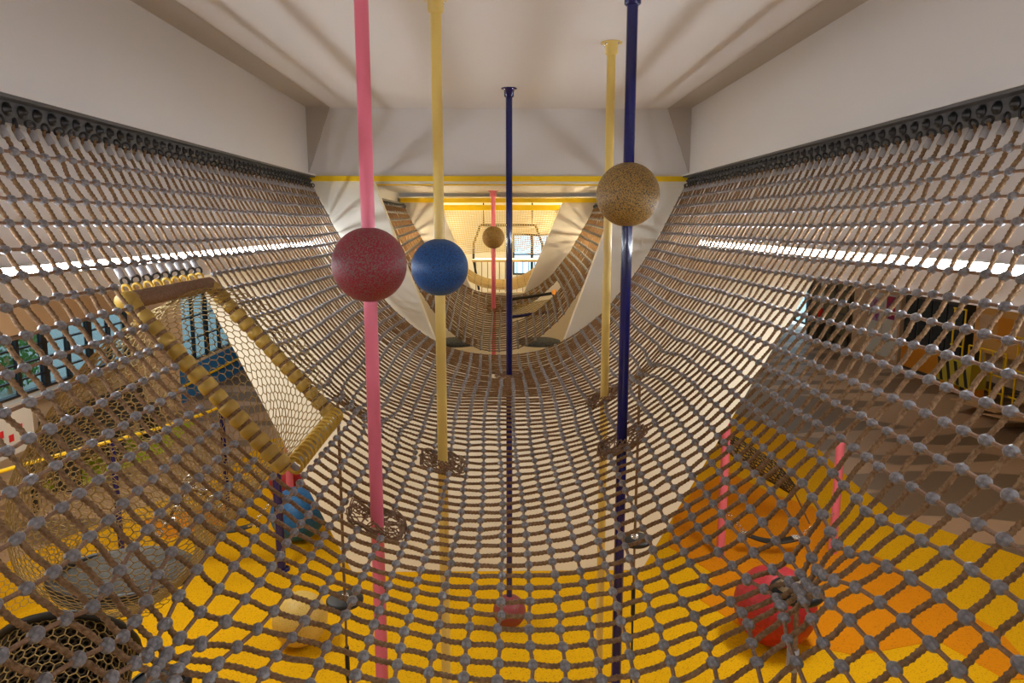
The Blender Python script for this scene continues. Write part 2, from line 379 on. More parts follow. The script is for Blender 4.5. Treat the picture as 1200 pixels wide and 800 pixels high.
# ------------------------------------------------------------------ nets
rng = np.random.default_rng(7)
HU = (3.06, 3.86); HY = (3.32, 4.27)                                # hatch: heights of its ends, depths of its sides
GATH = [((1.05, 2.29, 2.97), .78, .21), ((-1.0, 1.93, 2.93), .76, .21), ((1.0, 5.42, 3.02), .62, .20), ((-.96, 4.66, 3.00), .66, .18)]
class Net:
    def __init__(s, W, zr, zb, ex, y0, y1, cu, cy, zb1=None, jit=.0036, gath=()):
        s.W = W; xs = np.linspace(-W, W, 2001); z = zb + (zr - zb)*np.abs(xs/W)**ex
        L = np.concatenate([[0], np.cumsum(np.hypot(np.diff(xs), np.diff(z)))]); s.nu = int(round(L[-1]/cu)); s.ny = int(round((y1-y0)/cy))
        u = np.linspace(0, L[-1], s.nu+1); X = np.interp(u, L, xs); Z = np.interp(u, L, z)
        Y = np.linspace(y0, y1, s.ny+1)
        P = np.zeros((s.nu+1, s.ny+1, 3)); P[:, :, 0] = X[:, None]; P[:, :, 1] = Y[None]; P[:, :, 2] = Z[:, None]
        if zb1 is not None:
            t = ((Y - y0)/(y1 - y0))[None]; P[:, :, 2] += (zb1 - zb)*t*(1 - ((Z - zb)/(zr - zb)))[:, None]
        # slow slack waves, then small unevenness
        wv = lambda a, b, c: np.sin(a*P[:, :, 0] + b*P[:, :, 1] + c)
        ed = np.sin(np.pi*np.clip(u/L[-1], 0, 1))[:, None]
        P[:, :, 2] += ed*(.025*wv(2.1, 1.3, .4) + .015*wv(-3.3, 2.2, 1.7)); P[:, :, 1] += ed*(.03*wv(1.7, -.8, .2) + .02*wv(4.1, 1.1, 2.0))
        P[:, :, 0] += ed*.012*wv(2.7, 1.9, 1.1)
        P += rng.normal(0, jit, P.shape)*np.array([.7, 1, .5])
        for c, A, sg in gath:
            D = np.array(c) - P; d2 = (D**2).sum(-1); P += D*(A*np.exp(-d2/(2*sg*sg)))[..., None]
        s.P = P
def mask_segments(M):
    """runs of True in a boolean list"""
    out = []; a = None
    for i, v in enumerate(list(M) + [False]):
        if v and a is None: a = i
        if not v and a is not None:
            if i - a >= 2: out.append((a, i))
            a = None
    return out

N1 = Net(2.07, 4.60, 4.2-1.47, 2.45, .85, 8.26, .110, .104, gath=GATH)
P1 = N1.P
net = empty('climbing_net', (0, .85, 2.73), 'large brown rope net slung between the two wall rails in the near bay', 'net', 'rope nets')
OFF = np.array([0, .85, 2.73])
inhatch = (P1[:, :, 0] < 0) & (P1[:, :, 2] > HU[0]-.03) & (P1[:, :, 2] < HU[1]+.09) & (P1[:, :, 1] > HY[0]-.05) & (P1[:, :, 1] < HY[1]+.05)
inpole = np.zeros(inhatch.shape, bool)
for px, py in POLES[:5]: inpole |= (np.abs(P1[:, :, 0]-px) < .085) & (np.abs(P1[:, :, 1]-py) < .085) & (P1[:, :, 2] < 3.4)
OK1 = ~(inhatch | inpole)
TW = 2*math.pi/.052
def rope_lod(d):
    if d < 2.6: return 16, 9
    if d < 3.8: return 13, 9
    if d < 5.5: return 6, 6
    return 3, 4
for j in range(N1.ny + 1):                                           # cross ropes, rail to rail
    d = P1[:, j, 1].mean(); sub, k = rope_lod(d)
    for a, b in mask_segments(OK1[:, j]):
        mb = MB()
        path = smooth_path(P1[a:b, j] - OFF, sub)
        path[:, 1] += .0025*np.sin(np.arange(len(path))*.53 + j)
        v, f = tube(path, .0096, k, twist=TW if d < 5.5 else 0, lobe=.15 if k > 4 else 0); mb.add(v, f)
        mb.build('cross_rope', ROPE, net)
for i in range(1, N1.nu):                                            # ropes running away from the camera
    for a, b in mask_segments(OK1[i]):
        v, f = tube(smooth_path(P1[i, a:b] - OFF, 3), .0072, 5); MB().add(v, f).build('lengthwise_rope', ROPEL, net)
# clamps
def clamp_mesh():
    pr = [(.0075, -.0265), (.013, -.021), (.0185, -.010), (.0195, .0), (.0185, .010), (.013, .021), (.0075, .0265)]; k = 8
    v = []
    for r, y in pr:
        for j in range(k):
            a = 2*math.pi*(j + .5)/k; v.append((r*math.cos(a)*1.02, y, r*math.sin(a)*.86))
    f = [(i*k+j, (i+1)*k+j, (i+1)*k+(j+1) % k, i*k+(j+1) % k) for i in range(len(pr)-1) for j in range(k)]
    f += [(0, 1, 2, 3), (0, 3, 4, 7), (4, 5, 6, 7)]; q = (len(pr)-1)*k; f += [(q+3, q+2, q+1, q), (q+7, q+4, q+3, q), (q+7, q+6, q+5, q+4)]
    return np.array(v), np.array(f)
CV, CF = clamp_mesh()
def frames(P):
    Tu = np.gradient(P, axis=0); Ty = np.gradient(P, axis=1)
    Tu /= np.linalg.norm(Tu, axis=-1)[..., None]+1e-9; N = np.cross(Tu, Ty); N /= np.linalg.norm(N, axis=-1)[..., None]+1e-9
    V = np.cross(N, Tu); return np.stack([Tu, V, N], -1)
FR = frames(P1)
camf = np.array(cam.matrix_basis.to_3x3() @ Vector((0, 0, -1))); camr = np.array(cam.matrix_basis.to_3x3() @ Vector((1, 0, 0))); camu = np.cross(camr, camf)
idx = []
for i in range(1, N1.nu):
    for j in range(N1.ny + 1):
        if not OK1[i, j]: continue
        q = P1[i, j] - np.array([0, 0, CAMZ]); dp = q @ camf
        vis = dp > .3 and abs(q @ camr/dp) < .72 and abs(q @ camu/dp) < .48
        idx.append((np.linalg.norm(q) + (0 if vis else 100), i, j))
idx.sort()
cme = npmesh('rope_clamp', CV, CF, False); cme.materials.append(CLAMP)
for n, (d, i, j) in enumerate(idx[:300]):
    o = link('rope_clamp', cme, net); R = Matrix(FR[i, j].tolist()).to_4x4(); R.translation = Vector(P1[i, j] - OFF)
    o.matrix_basis = R @ Matrix.Diagonal((*(1 + rng.normal(0, .06, 3)), 1))
mb = MB()
for d, i, j in idx[300:]:
    jit = 1 + rng.normal(0, .06, 3)
    mb.add((CV*jit) @ FR[i, j].T + P1[i, j] - OFF, CF)
mb.build('rope_clamp', CLAMP, net, False, kind='stuff')
# ferrules at the rope ends by the rails and at the hatch
fer = MB().lathe([(.0088, 0), (.0155, 0), (.0165, .006), (.0155, .05), (.0088, .05)], k=10).mesh('ferrule'); fer.materials.append(FERR)
def place_z(o, p, t):
    t = Vector(t).normalized(); q = Vector((0, 0, 1)).rotation_difference(t); o.matrix_basis = Matrix.Translation(Vector(p)) @ q.to_matrix().to_4x4(); return o
for j in range(N1.ny + 1):
    for i0, i1 in ((0, 1), (N1.nu, N1.nu-1)):
        t = P1[i0, j] - P1[i1, j]; place_z(link('ferrule', fer, net), P1[i0, j] - OFF - t/np.linalg.norm(t)*.04, t)
# woven collars where the poles pass
def collar(cx, cy, cz, parent, off, R=.13, zfun=None):
    mb = MB(); r_ = np.random.default_rng(int(abs(cx*1000) + cy*100))
    for k in range(19):
        f0 = r_.uniform(.92, 1.08) if k < 9 else r_.uniform(.36, .9); ph = r_.uniform(0, 6.28); a0 = r_.uniform(0, 6.28); ln = r_.uniform(1.6, 6.0); pts = []
        for t in np.linspace(0, ln, 26):
            a = a0 + t; sq = 1/max(abs(math.cos(a)), abs(math.sin(a)))**.6
            rr = R*sq*(f0 + (.04 if k < 9 else .14)*math.sin(5*a + ph))
            x, y = cx + rr*math.cos(a), cy + rr*math.sin(a)
            pts.append((x, y, zfun(x, y) + .02*math.sin(4*a + ph*2) + r_.normal(0, .003) + .006))
        mb.tube(np.array(pts) - off, r_.uniform(.0028, .0042), 5)
    for k in range(16):
        a = r_.uniform(0, 6.28); a2 = a + r_.uniform(-.9, .9); p = []
        for t in np.linspace(0, 1, 8):
            aa = a + (a2 - a)*t; rr = R*(1.15 - .82*t); x, y = cx + rr*math.cos(aa), cy + rr*math.sin(aa)
            p.append((x, y, zfun(x, y) + .012*math.sin(6*t + k)))
        mb.tube(np.array(p) - off, .0035, 5)
    return mb.build('woven_collar', ROPEL, parent)
def zat(P):
    F = P.reshape(-1, 3)
    def g(x, y):
        d = (F[:, 0]-x)**2 + (F[:, 1]-y)**2 + np.where(F[:, 2] > 3.5, 1, 0); k = np.argpartition(d, 4)[:4]; w = 1/(d[k]+1e-4); return float((F[k, 2]*w).sum()/w.sum())
    return g
Z1 = zat(P1)
for px, py in POLES[:5]: collar(px, py, 0, net, OFF, zfun=Z1)

# ------------------------------------------------------------------ rails with shackles
shk = MB().ring((0, 0, 0), .020, .007, 12, 5, (0, 1, 0)).mesh('shackle'); shk.materials.append(STEEL)
eye = MB().lathe([(.0001, .0), (.03, 0), (.03, .006), (.013, .008), (.011, .022), (.0001, .024)], k=12).mesh('eye_bolt'); eye.materials.append(STEEL)
for s in (-1, 1):
    r = empty('net_rail', (s*2.12, .5, 4.64), 'dark grey steel rail with a row of shackles along the %s wall' % ('left' if s < 0 else 'right'), 'rail', 'steel net rails')
    MB().box((-.012, -3, .0), (.012, 7.78, .085)).build('web', RAILM, r, False)
    a, b = sorted((0, -s*.075)); MB().box((a, -3, .085), (b, 7.78, .1)).build('flange', RAILM, r, False)
    a, b = sorted((0, -s*.082)); MB().box((a, -3, .1), (b, 7.78, .113)).build('sealant_strip', WHITE, r, False)
    loop = MB().ring((0, 0, 0), .016, .0075, 10, 5, (1, 0, 0)).mesh('rope_loop'); loop.materials.append(ROPE)
    i = 0 if s < 0 else N1.nu
    for j in range(N1.ny + 1):
        p = P1[i, j] - np.array([s*2.12, .5, 4.64])
        o = link('shackle', shk, r); o.location = (p[0] + s*.004, p[1], p[2] + .035); o.rotation_euler = (rng.normal(0, .3), rng.normal(0, .2), rng.normal(0, .5))
        o = link('rope_loop', loop, r); o.location = (p[0] + s*.004, p[1], p[2] + .010)
        o = link('eye_bolt', eye, r); o.location = (-s*.012, p[1], .05); o.rotation_euler = (0, -s*math.pi/2, 0)

# ------------------------------------------------------------------ padded hatch frame in the net
A, B, C_, D = (np.array(p) for p in ((-1.70, 3.33, 3.86), (-1.70, 4.27, 3.86), (-1.02, 4.27, 3.07), (-1.02, 3.32, 3.06)))
hat = empty('hatch_frame', C_, 'yellow padded rectangular frame round the opening in the near net', 'frame')
padm = MB().lathe([(.030, -.027), (.0405, -.025), (.044, -.012), (.044, .012), (.0405, .025), (.030, .027)], k=14).mesh('pad_segment'); padm.materials.append(PAD)
for p, q in ((D, A), (C_, B)):
    L = np.linalg.norm(q - p); n = int(L/.066)
    for k in range(n):
        c = p + (q - p)*(k + .5)/n; o = link('pad_segment', padm, hat); place_z(o, c - C_, q - p)
        o.matrix_basis = o.matrix_basis @ Matrix.Rotation(rng.uniform(0, 3), 4, 'Z') @ Matrix.Diagonal((1 + rng.normal(0, .04), 1 + rng.normal(0, .04), 1, 1))
    MB().tube([p - C_, q - C_], .036, 12).build('frame_tube', ROPE, hat)
top = MB(); tt = np.linspace(0, 1, 900); ax = (B - A)/np.linalg.norm(B - A); e1 = np.array([1., 0, 0]); e2 = np.cross(ax, e1)
ang = tt*2*math.pi*70
coil = A + (B - A)*tt[:, None] + .036*(np.cos(ang)[:, None]*e1 + np.sin(ang)[:, None]*e2) - C_
MB().tube(coil, .0068, 5).build('rope_binding', ROPEL, hat)['label'] = 'brown rope wound tightly round the top bar'
MB().tube([A - C_, B - C_], .033, 12).build('top_bar', ROPEL, hat)
MB().lathe([(.001, -.05), (.04, -.045), (.046, 0), (.04, .045), (.001, .05)], A - C_, 14, axis=1).build('corner_pad', PAD, hat)
bt = np.linspace(0, 1, 300); ab = bt*2*math.pi*15
for k in range(15):                                                   # yellow rope loops over the bottom bar
    c = D + (C_ - D)*(k + .5)/15 - C_
    MB().ring(c + np.array([.035, 0, .006]), .04, .0085, 14, 6, (.25, 1, .1)).build('rope_loop', YROPE, hat)
MB().tube([D - C_ - np.array([.01, .03, 0]), C_ - C_ + np.array([-.01, .03, 0])], .02, 10).build('bottom_bar', YROPE, hat)
js = [j for j in range(N1.ny + 1) if HY[0] < Y_ < HY[1] for Y_ in ()] if False else [j for j in range(N1.ny + 1) if HY[0]+.02 < P1[8, j, 1] < HY[1]-.02]
for n_, j in enumerate(js):
    a = A + (B - A)*((P1[8, j, 1] - HY[0])/(HY[1]-HY[0]))
    iu = max(i for i in range(N1.nu//2) if P1[i, j, 2] > HU[1]+.09); pu = P1[iu, j]
    MB().ring(a - C_ + np.array([-.02, 0, .048]), .022, .007, 12, 5, (.2, 1, .3)).build('rope_loop', YROPE, hat)
    o = link('shackle', shk, hat); o.location = a - C_ + np.array([-.03, .01, .085]); o.rotation_euler = (.3, .2, .8*(n_ % 2))
    place_z(link('ferrule', fer, net), a - OFF + np.array([-.035, 0, .10]), pu - a)
    idn = [i for i in range(N1.nu//2) if P1[i, j, 2] < HU[0]-.03 and P1[i, j, 0] < -.5]
    if idn:
        pd = P1[idn[0], j]; place_z(link('ferrule', fer, net), pd - OFF + (np.array([-1.0, pd[1], 3.05]) - pd)*.45, np.array([-1.0, pd[1], 3.05]) - pd)

# ------------------------------------------------------------------ hexagon netting (cords on a parametric sheet)
def hexnet(fn, nu, nv, r, closed_u=False):
    """honeycomb of cords; fn(u, v) maps the unit square to a point"""
    E = set(); V = {}
    for a in range(nu):
        for b in range(nv):
            x, y = a + (.5 if b % 2 else 0), b
            V[(a, b, 0)] = ((x)/nu, (y)/nv); V[(a, b, 1)] = ((x + .5)/nu, (y + .33)/nv)
            E.add(((a, b, 0), (a, b, 1)))
            E.add(((a, b, 1), ((a + 1) % nu if closed_u else a + 1, b, 0)))
            nb = (a + (1 if b % 2 else 0), b + 1, 0)
            E.add(((a, b, 1), ((nb[0] % nu) if closed_u else nb[0], nb[1], 0)))
    mb = MB(); pos = {k: np.array(fn(*v)) for k, v in V.items()}
    vs = []; fs = []; n = 0
    for p, q in E:
        if p not in pos or q not in pos: continue
        P, Q = pos[p], pos[q]; t = Q - P; l = np.linalg.norm(t)
        if l < 1e-5 or l > .6: continue
        t = t/l; a = np.cross(t, (.3, .5, .8)); a /= np.linalg.norm(a); b = np.cross(t, a)
        for c in (P, Q):
            for ang in (0, 2.094, 4.189): vs.append(c + r*(a*math.cos(ang) + b*math.sin(ang)))
        fs += [(n+k, n+(k+1) % 3, n+3+(k+1) % 3, n+3+k) for k in range(3)]; n += 6
    mb.add(np.array(vs), np.array(fs)); return mb
def pathfn(pts, rad, squash=1.0):
    P = smooth_path(pts, 20); T = np.gradient(P, axis=0); T /= np.linalg.norm(T, axis=1)[:, None]
    rs = np.interp(np.linspace(0, 1, len(P)), np.linspace(0, 1, len(rad)), rad)
    def fn(u, v):
        k = min(len(P)-1, max(0, v*(len(P)-1))); i = int(k); f = k - i; j = min(i+1, len(P)-1)
        c = P[i]*(1-f) + P[j]*f; t = T[i]; a = np.cross(t, (0, 0, 1)); a /= np.linalg.norm(a)+1e-9; b = np.cross(a, t); g = 2*math.pi*u
        return c + rs[i]*(math.cos(g)*a + squash*math.sin(g)*b)
    return fn, P
HC = (A + B + C_ + D)/4
tun = empty('net_tunnel', (-3.0, 4.9, 1.3), 'hexagon mesh net tunnel leading down and away from the padded hatch', 'net tunnel', 'mesh tunnels')
TO = np.array([-3.0, 4.9, 1.3])
fn, pth = pathfn([HC + np.array([.02, 0, -.02]), HC + np.array([-.45, .25, -.35]), (-2.45, 4.6, 2.45), (-2.85, 5.1, 1.95), (-2.9, 5.3, 1.55)], [.50, .58, .66, .62, .50])
hexnet(lambda u, v: fn(u, v) - TO, 64, 52, .0036, True).build('mesh_tube', HEXM, tun, kind='stuff')
MB().ring(np.array([-2.9, 5.3, 1.55]) - TO, .5, .03, 40, 8, (0.05, .1, 1)).build('hoop', BLACK, tun)
MB().lathe([(.001, 0), (.48, 0), (.5, .02), (.48, .05), (.001, .05)], np.array([-2.9, 5.3, 1.5]) - TO, 40).build('floor_mat', GREYR, tun)['label'] = 'grey rubber mat at the bottom'
shc = MB().ring((0, 0, 0), .026, .009, 10, 5, (0, 1, 0)).mesh('shackle'); shc.materials.append(CHROME)
for k in range(22):
    u = k/21; o = link('shackle', shc, tun); a = -2.2 + 3.4*u
    o.location = np.array([-2.42 + .42*u + .06*math.sin(9*u), 5.0 - .1*math.cos(7*u), 2.05 + .28*math.sin(2.9*u) + .05*(k % 2)]) - TO; o.rotation_euler = (k*.7, k*1.3, k*.4)
MB().tube([np.array([-2.42 + .42*u, 5.0, 2.05 + .28*math.sin(2.9*u)]) - TO for u in np.linspace(0, 1, 16)], .012, 6).build('edge_rope', ROPE, tun)
tun2 = empty('crawl_tunnel', (-3.1, 3.9, .9), 'dark mesh crawl tunnel with black hoops at the lower left below the net', 'net tunnel', 'mesh tunnels')
T2 = np.array([-3.1, 3.9, .9])
fn2, p2 = pathfn([(-2.95, 4.6, 1.35), (-2.85, 4.2, 1.15), (-2.8, 3.8, .95), (-2.8, 3.2, .75), (-2.8, 2.6, .65)], [.42]*5)
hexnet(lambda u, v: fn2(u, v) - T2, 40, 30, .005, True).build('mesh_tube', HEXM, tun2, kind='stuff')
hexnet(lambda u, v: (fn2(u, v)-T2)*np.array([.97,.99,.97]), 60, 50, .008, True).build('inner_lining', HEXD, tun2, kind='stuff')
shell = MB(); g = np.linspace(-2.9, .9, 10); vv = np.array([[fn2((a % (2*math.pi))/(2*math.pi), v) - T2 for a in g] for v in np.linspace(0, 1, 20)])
shell.add(vv.reshape(-1, 3), [(i*10+j, i*10+j+1, i*10+j+11, i*10+j+10) for i in range(19) for j in range(9)]).build('dark_tunnel_shell', BLACK, tun2)  # tunnel mat, carried up the sides in black to darken the inside
for k in (2, 24, 44, 64):
    k = min(k, len(p2)-2); MB().ring(p2[k] - T2, .44, .028, 36, 8, p2[k+1]-p2[k]).build('hoop', BLACK, tun2)
place_z(MB().lathe([(.001, -.01), (.42, -.01), (.42, .01), (.001, .01)], k=32).build('dark_fill_disc', BLACK, tun2), p2[1] - T2, p2[2]-p2[1])  # black disc added to stand for the dark inside of the tunnel
# tall mesh fence at the left of the play floor
scr = empty('mesh_screen', (-4.9, 7.6, 0), 'low hexagon mesh screen net standing on the left of the yellow floor', 'net screen')
hexnet(lambda u, v: (-.35*math.sin(5*u) + (u-.5)*1.2, (u-.5)*5, .1 + 1.5*v), 62, 24, .005).build('mesh_sheet', HEXM, scr, kind='stuff')
for k in range(4):
    u = k/3; MB().tube([(-.35*math.sin(5*u) + (u-.5)*1.2, (u-.5)*5, 0), (-.35*math.sin(5*u) + (u-.5)*1.2, (u-.5)*5, 1.7)], .035, 12).build('post', NAVY if k else YBEAM, scr)
MB().tube([(-.35*math.sin(5*u) + (u-.5)*1.2, (u-.5)*5, 1.66) for u in np.linspace(0, 1, 40)], .022, 8).build('top_rope', YBEAM, scr)

# ------------------------------------------------------------------ second and third nets
N2 = Net(1.40, 4.46, 2.74, 2.2, 8.5, 10.86, .112, .085, zb1=3.12, jit=.004)
P2 = N2.P; O2 = np.array([0, 8.5, 2.74])
net2 = empty('climbing_net', O2, 'smaller brown rope net in the middle bay beyond the first white V wall', 'net', 'rope nets')
ok2 = ~((P2[:, :, 0] > .16) & (P2[:, :, 0] < .78) & (P2[:, :, 1] > 9.55) & (P2[:, :, 1] < 10.15) & (P2[:, :, 2] < 3.9))
ok2 &= ~((np.abs(P2[:, :, 0]+.09) < .08) & (np.abs(P2[:, :, 1]-10.2) < .08) & (P2[:, :, 2] < 3.9))
for j in range(N2.ny + 1):
    mb = MB()
    for a, b in mask_segments(ok2[:, j]): mb.add(*tube(smooth_path(P2[a:b, j] - O2, 3), .009, 5))
    mb.build('cross_rope', ROPE, net2)
for i in range(N2.nu + 1):
    mb = MB()
    for a, b in mask_segments(ok2[i]): mb.add(*tube(smooth_path(P2[i, a:b] - O2, 2), .0095, 5))
    if mb.n: mb.build('lengthwise_rope', ROPEL, net2)
F2 = frames(P2); mb = MB()
for i in range(N2.nu + 1):
    for j in range(N2.ny + 1):
        if ok2[i, j]: mb.add(CV @ F2[i, j].T + P2[i, j] - O2, CF)
mb.build('rope_clamp', CLAMP, net2, kind='stuff')
collar(-.09, 10.2, 0, net2, O2, zfun=zat(P2))
for s in (-1, 1):
    r = empty('net_rail', (s*1.45, 8.5, 4.46), 'short dark rail above the %s edge of the middle net' % ('left' if s < 0 else 'right'), 'rail', 'steel net rails')
    MB().box((-.05, 0, 0), (.05, 2.38, .06)).build('web', RAILM, r, False)
    for j in range(N2.ny + 1):
        o = link('shackle', shk, r); o.location = (-s*.05, P2[0, j, 1] - 8.5, .01)
# third: hanging net under the bright beam, a plank bridge, and a sling net leading to it
net3 = empty('curtain_net', (0, 12.56, 3.4), 'rope net in a warmly lit tone hanging like a curtain from the far yellow beam', 'net', 'rope nets')
xs3 = np.linspace(-.99, .99, 45); zs3 = np.linspace(1.05, 0.30, 22)
for x in xs3:
    lo = .30 + .25*(abs(x)/.99)**1.5
    pts = [(x*(1 - .22*(1.05-z)), .10*math.sin(3*(1.05-z)) , z) for z in np.linspace(1.05, lo, 12)]
    MB().tube(pts, .005, 4).build('hanging_rope', LITR, net3)
for z in zs3:
    pts = [(x*(1 - .22*(1.05-z)), .10*math.sin(3*(1.05-z)), z + .12*(1.05-z)*math.cos(x*1.6) - .03) for x in np.linspace(-.99, .99, 20)]
    MB().tube(pts, .007, 4).build('level_rope', LITR, net3)
N4 = Net(1.3, 4.4, 3.2, 2.2, 11.1, 12.5, .12, .11, zb1=3.3, jit=.004); P4 = N4.P; O4 = np.array([0, 11.1, 3.2])
net4 = empty('sling_net', O4, 'rope sling net in the farthest bay below the curtain of ropes', 'net', 'rope nets')
for j in range(N4.ny + 1): MB().tube(P4[:, j] - O4, .01, 4).build('cross_rope', LITR, net4)
for i in range(N4.nu + 1): MB().tube(P4[i] - O4, .008, 4).build('lengthwise_rope', ROPE, net4)
br = empty('plank_bridge', (.15, 13.6, 3.3), 'black framed plank bridge in front of the bright far window', 'bridge')
for dx in (-.64, .64):
    MB().tube([(dx*.8, 0, .9), (dx, 0, .55), (dx, 0, .26), (dx*.85, 0, -.3)], .022, 8).build('frame_tube', DFRAME, br)
MB().tube([(-.5, 0, .9), (.5, 0, .9)], .022, 8).build('top_tube', DFRAME, br)
for dx in (-.45, .45): MB().tube([(dx, 0, .9), (dx, 0, 1.32)], .012, 6).build('hanger', DFRAME, br)
for k in range(6): MB().box((-.66, -.35 + k*.12, .24), (.66, -.25 + k*.12, .28)).build('plank', WOOD, br, False)
for k in range(12): MB().tube([(-.6 + k*.11, .0, .24), (-.6 + k*.11, 0, -.5)], .008, 5).build('hanging_rope', ROPEL, br)
# hatch in the middle net
h2 = empty('net_hatch', (.47, 9.85, 3.12), 'dark blue edged square hatch set into the middle net', 'frame')
c4 = [(-.33, -.3, -.12), (.28, -.3, -.04), (.28, .3, .14), (-.33, .3, .05)]
for k in range(4): MB().tube([c4[k], c4[(k+1) % 4]], .022, 8).build('frame_tube', NAVY if k < 2 else BLACK, h2)
hexnet(lambda u, v: (-.33 + .61*u, -.3 + .6*v, -.1 + .1*u + .12*v - .05), 12, 14, .006).build('mesh_sheet', HEXM, h2, kind='stuff')
MB().tube([(.33, .05, .02), (.29, .30, .16)], .04, 10).build('pad', mat('orange_pad', (.75, .3, .04), .5), h2)
for k, x in enumerate((-.54, .48)):
    o = MB().lathe([(.001, 0), (.24, 0), (.265, .02), (.255, .045), (.20, .06), (.001, .066)], k=32).build('stepping_disc', GREYR, loc=(x, 8.78, 2.76))
    tag(o, 'round grey pad lying on the net, %s' % ('behind the pale yellow pole' if k == 0 else 'to the right of the middle navy pole'), 'pad', 'grey round pads')

# ------------------------------------------------------------------ hanging discs, anchor cables and swings
def disc(x, y, z, ztop, label, wood=False, cyl=False):
    t = empty('disc_swing', (x, y, z), label, 'disc seat', 'hanging disc seats')
    MB().lathe([(.001, 0), (.12, 0), (.135, .012), (.135, .03), (.12, .04), (.001, .042)], k=28).build('seat', BLACK, t)
    if wood: MB().lathe([(.001, .05), (.105, .05), (.11, .041)], k=28).build('seat_top', WOOD, t)
    MB().lathe([(.001, .07), (.028, .068), (.034, .04)], k=12).build('nut', CHROME, t)
    MB().tube([(0, 0, .05), (.004, 0, ztop - z)], .011, 8).build('rope', ROPE, t)
    MB().tube([(0, 0, 0), (0, 0, -.35)], .009, 6).build('tail_rope', ROPE, t)
    MB().tube([(0, 0, -.35), (.002, 0, -.62)], .017, 8).build('weight', BLACK, t)
    MB().tube([(0, 0, -.62), (.01, .01, -z + .02)], .009, 6).build('tail_rope', BLACK, t)
    return t
disc(1.07, 5.45, 1.70, 3.05, 'black disc seat hanging on a rope just right of the navy pole')
disc(-1.15, 5.0, 1.45, 3.02, 'black disc seat hanging on a rope left of the pink pole')
def anchor(c, label, r=1.0, topm=None):
    t = empty('anchor_disc', (c[0], c[1], c[2]-.06), label, 'disc seat', 'discs the net is tied to')
    MB().lathe([(.001, -.02), (.078, -.02), (.09, -.006), (.09, .010), (.082, .018), (.075, .018)], k=28).build('rim', BLACK, t)
    MB().lathe([(.001, .012), (.076, .014), (.076, .004)], k=28).build('disc_top', topm or WOOD, t)
    MB().lathe([(.012, -.3), (.02, -.3), (.021, -.22), (.012, -.22)], k=10).build('ferrule', FERR, t)
    MB().tube([(0, 0, -.02), (.01, 0, -.3), (.02, .02, -(c[2]-.06))], .01, 8).build('anchor_rope', ROPE, t)
anchor((1.04, 2.36, 2.99), 'black rimmed wooden disc tying the net down above the big red ball')
anchor((-1.0, 1.95, 2.93), 'plain black disc tying the net down at the lower left', topm=BLACK)
def swing(a, b, zs, label, reach=(.27, .46)):
    a = np.array(a); b = np.array(b); m = (a + b)/2
    t = empty('belt_swing', m, label, 'swing', 'belt swings')
    d = (b - a)/np.linalg.norm(b - a)
    s = MB(); n = 12; top_, bot = [], []
    for k in range(n+1):
        u = k/n; p = a + (b - a)*u - m + np.array([0, 0, -.07*math.sin(math.pi*u)])
        top_ += [p + np.array([0, -.07, 0]), p + np.array([0, .07, 0])]; bot += [p + np.array([0, -.07, -.018]), p + np.array([0, .07, -.018])]
    v = np.array(top_ + bot); q = len(top_); f = []
    for k in range(n):
        i = 2*k; f += [(i, i+2, i+3, i+1), (q+i, q+i+1, q+i+3, q+i+2), (i, q+i, q+i+2, i+2), (i+1, i+3, q+i+3, q+i+1)]
    f += [(0, 1, q+1, q), (2*n, q+2*n, q+2*n+1, 2*n+1)]
    s.add(v, f); s.build('belt', BLACK, t)
    for e, sg in ((a, -1), (b, 1)):
        cl = MB().box(e - m - np.array([.05, .06, .03]), e - m + np.array([.05, .06, .006])).build('clip', CHROME, t, False)
        ch = MB(); top = e - m + np.array([sg*(reach[0] if sg < 0 else reach[1]), 0, .32]); n = 14
        for k in range(n):
            c = (e - m) + (top - (e - m))*(k + .5)/n; ch.ring(c, .02, .005, 8, 4, (0, 1, 0) if k % 2 else (.7, 0, -.7))
        ch.build('chain', CHROME, cl, kind='stuff')
    return t
swing((3.12, 8.7, .32), (3.78, 8.7, .26), 1.6, 'black belt swing seat on chains between the two pink posts')
swing((-3.62, 8.4, .62), (-3.0, 8.4, .62), 1.6, 'black belt swing seat on chains at the left above the yellow floor', reach=(.2, .26))
for x, y, h, l in ((2.8, 8.66, 1.74, 'short pink post in front of the cream wall edge'), (4.29, 8.76, 1.46, 'short pink post with rounded top by the brown floor edge')):
    t = empty('swing_post', (x, y, .02), l, 'post', 'pink swing posts')
    MB().tube([(0, 0, 0), (0, 0, h)], .052, 18, cap=False).build('tube', PINK, t)
    MB().lathe([(.052, h), (.05, h+.02), (.035, h+.04), (.001, h+.05)], k=18).build('end_cap', PINK, t)
ham = empty('mesh_hammock', (3.5, 9.5, 1.0), 'small dark mesh hammock hanging beside the short pink post', 'hammock')
fn3, p3 = pathfn([(-.75, .1, .52), (-.3, 0, .22), (.2, 0, -.12), (.55, 0, -.42)], [.06, .2, .22, .1], .6)
hexnet(fn3, 18, 22, .008, True).build('mesh_tube', HEXD, ham, kind='stuff')
hexnet(lambda u, v: fn3(u, v)*.98, 14, 18, .006, True).build('mesh_lining', HEXM, ham, kind='stuff')
MB().tube([(-.75, .1, .52), (-.68, -.8, .70)], .012, 6).build('rope', ROPE, ham); MB().tube([(.55, 0, -.42), (.8, 0, -.9)], .012, 6).build('rope', ROPE, ham)

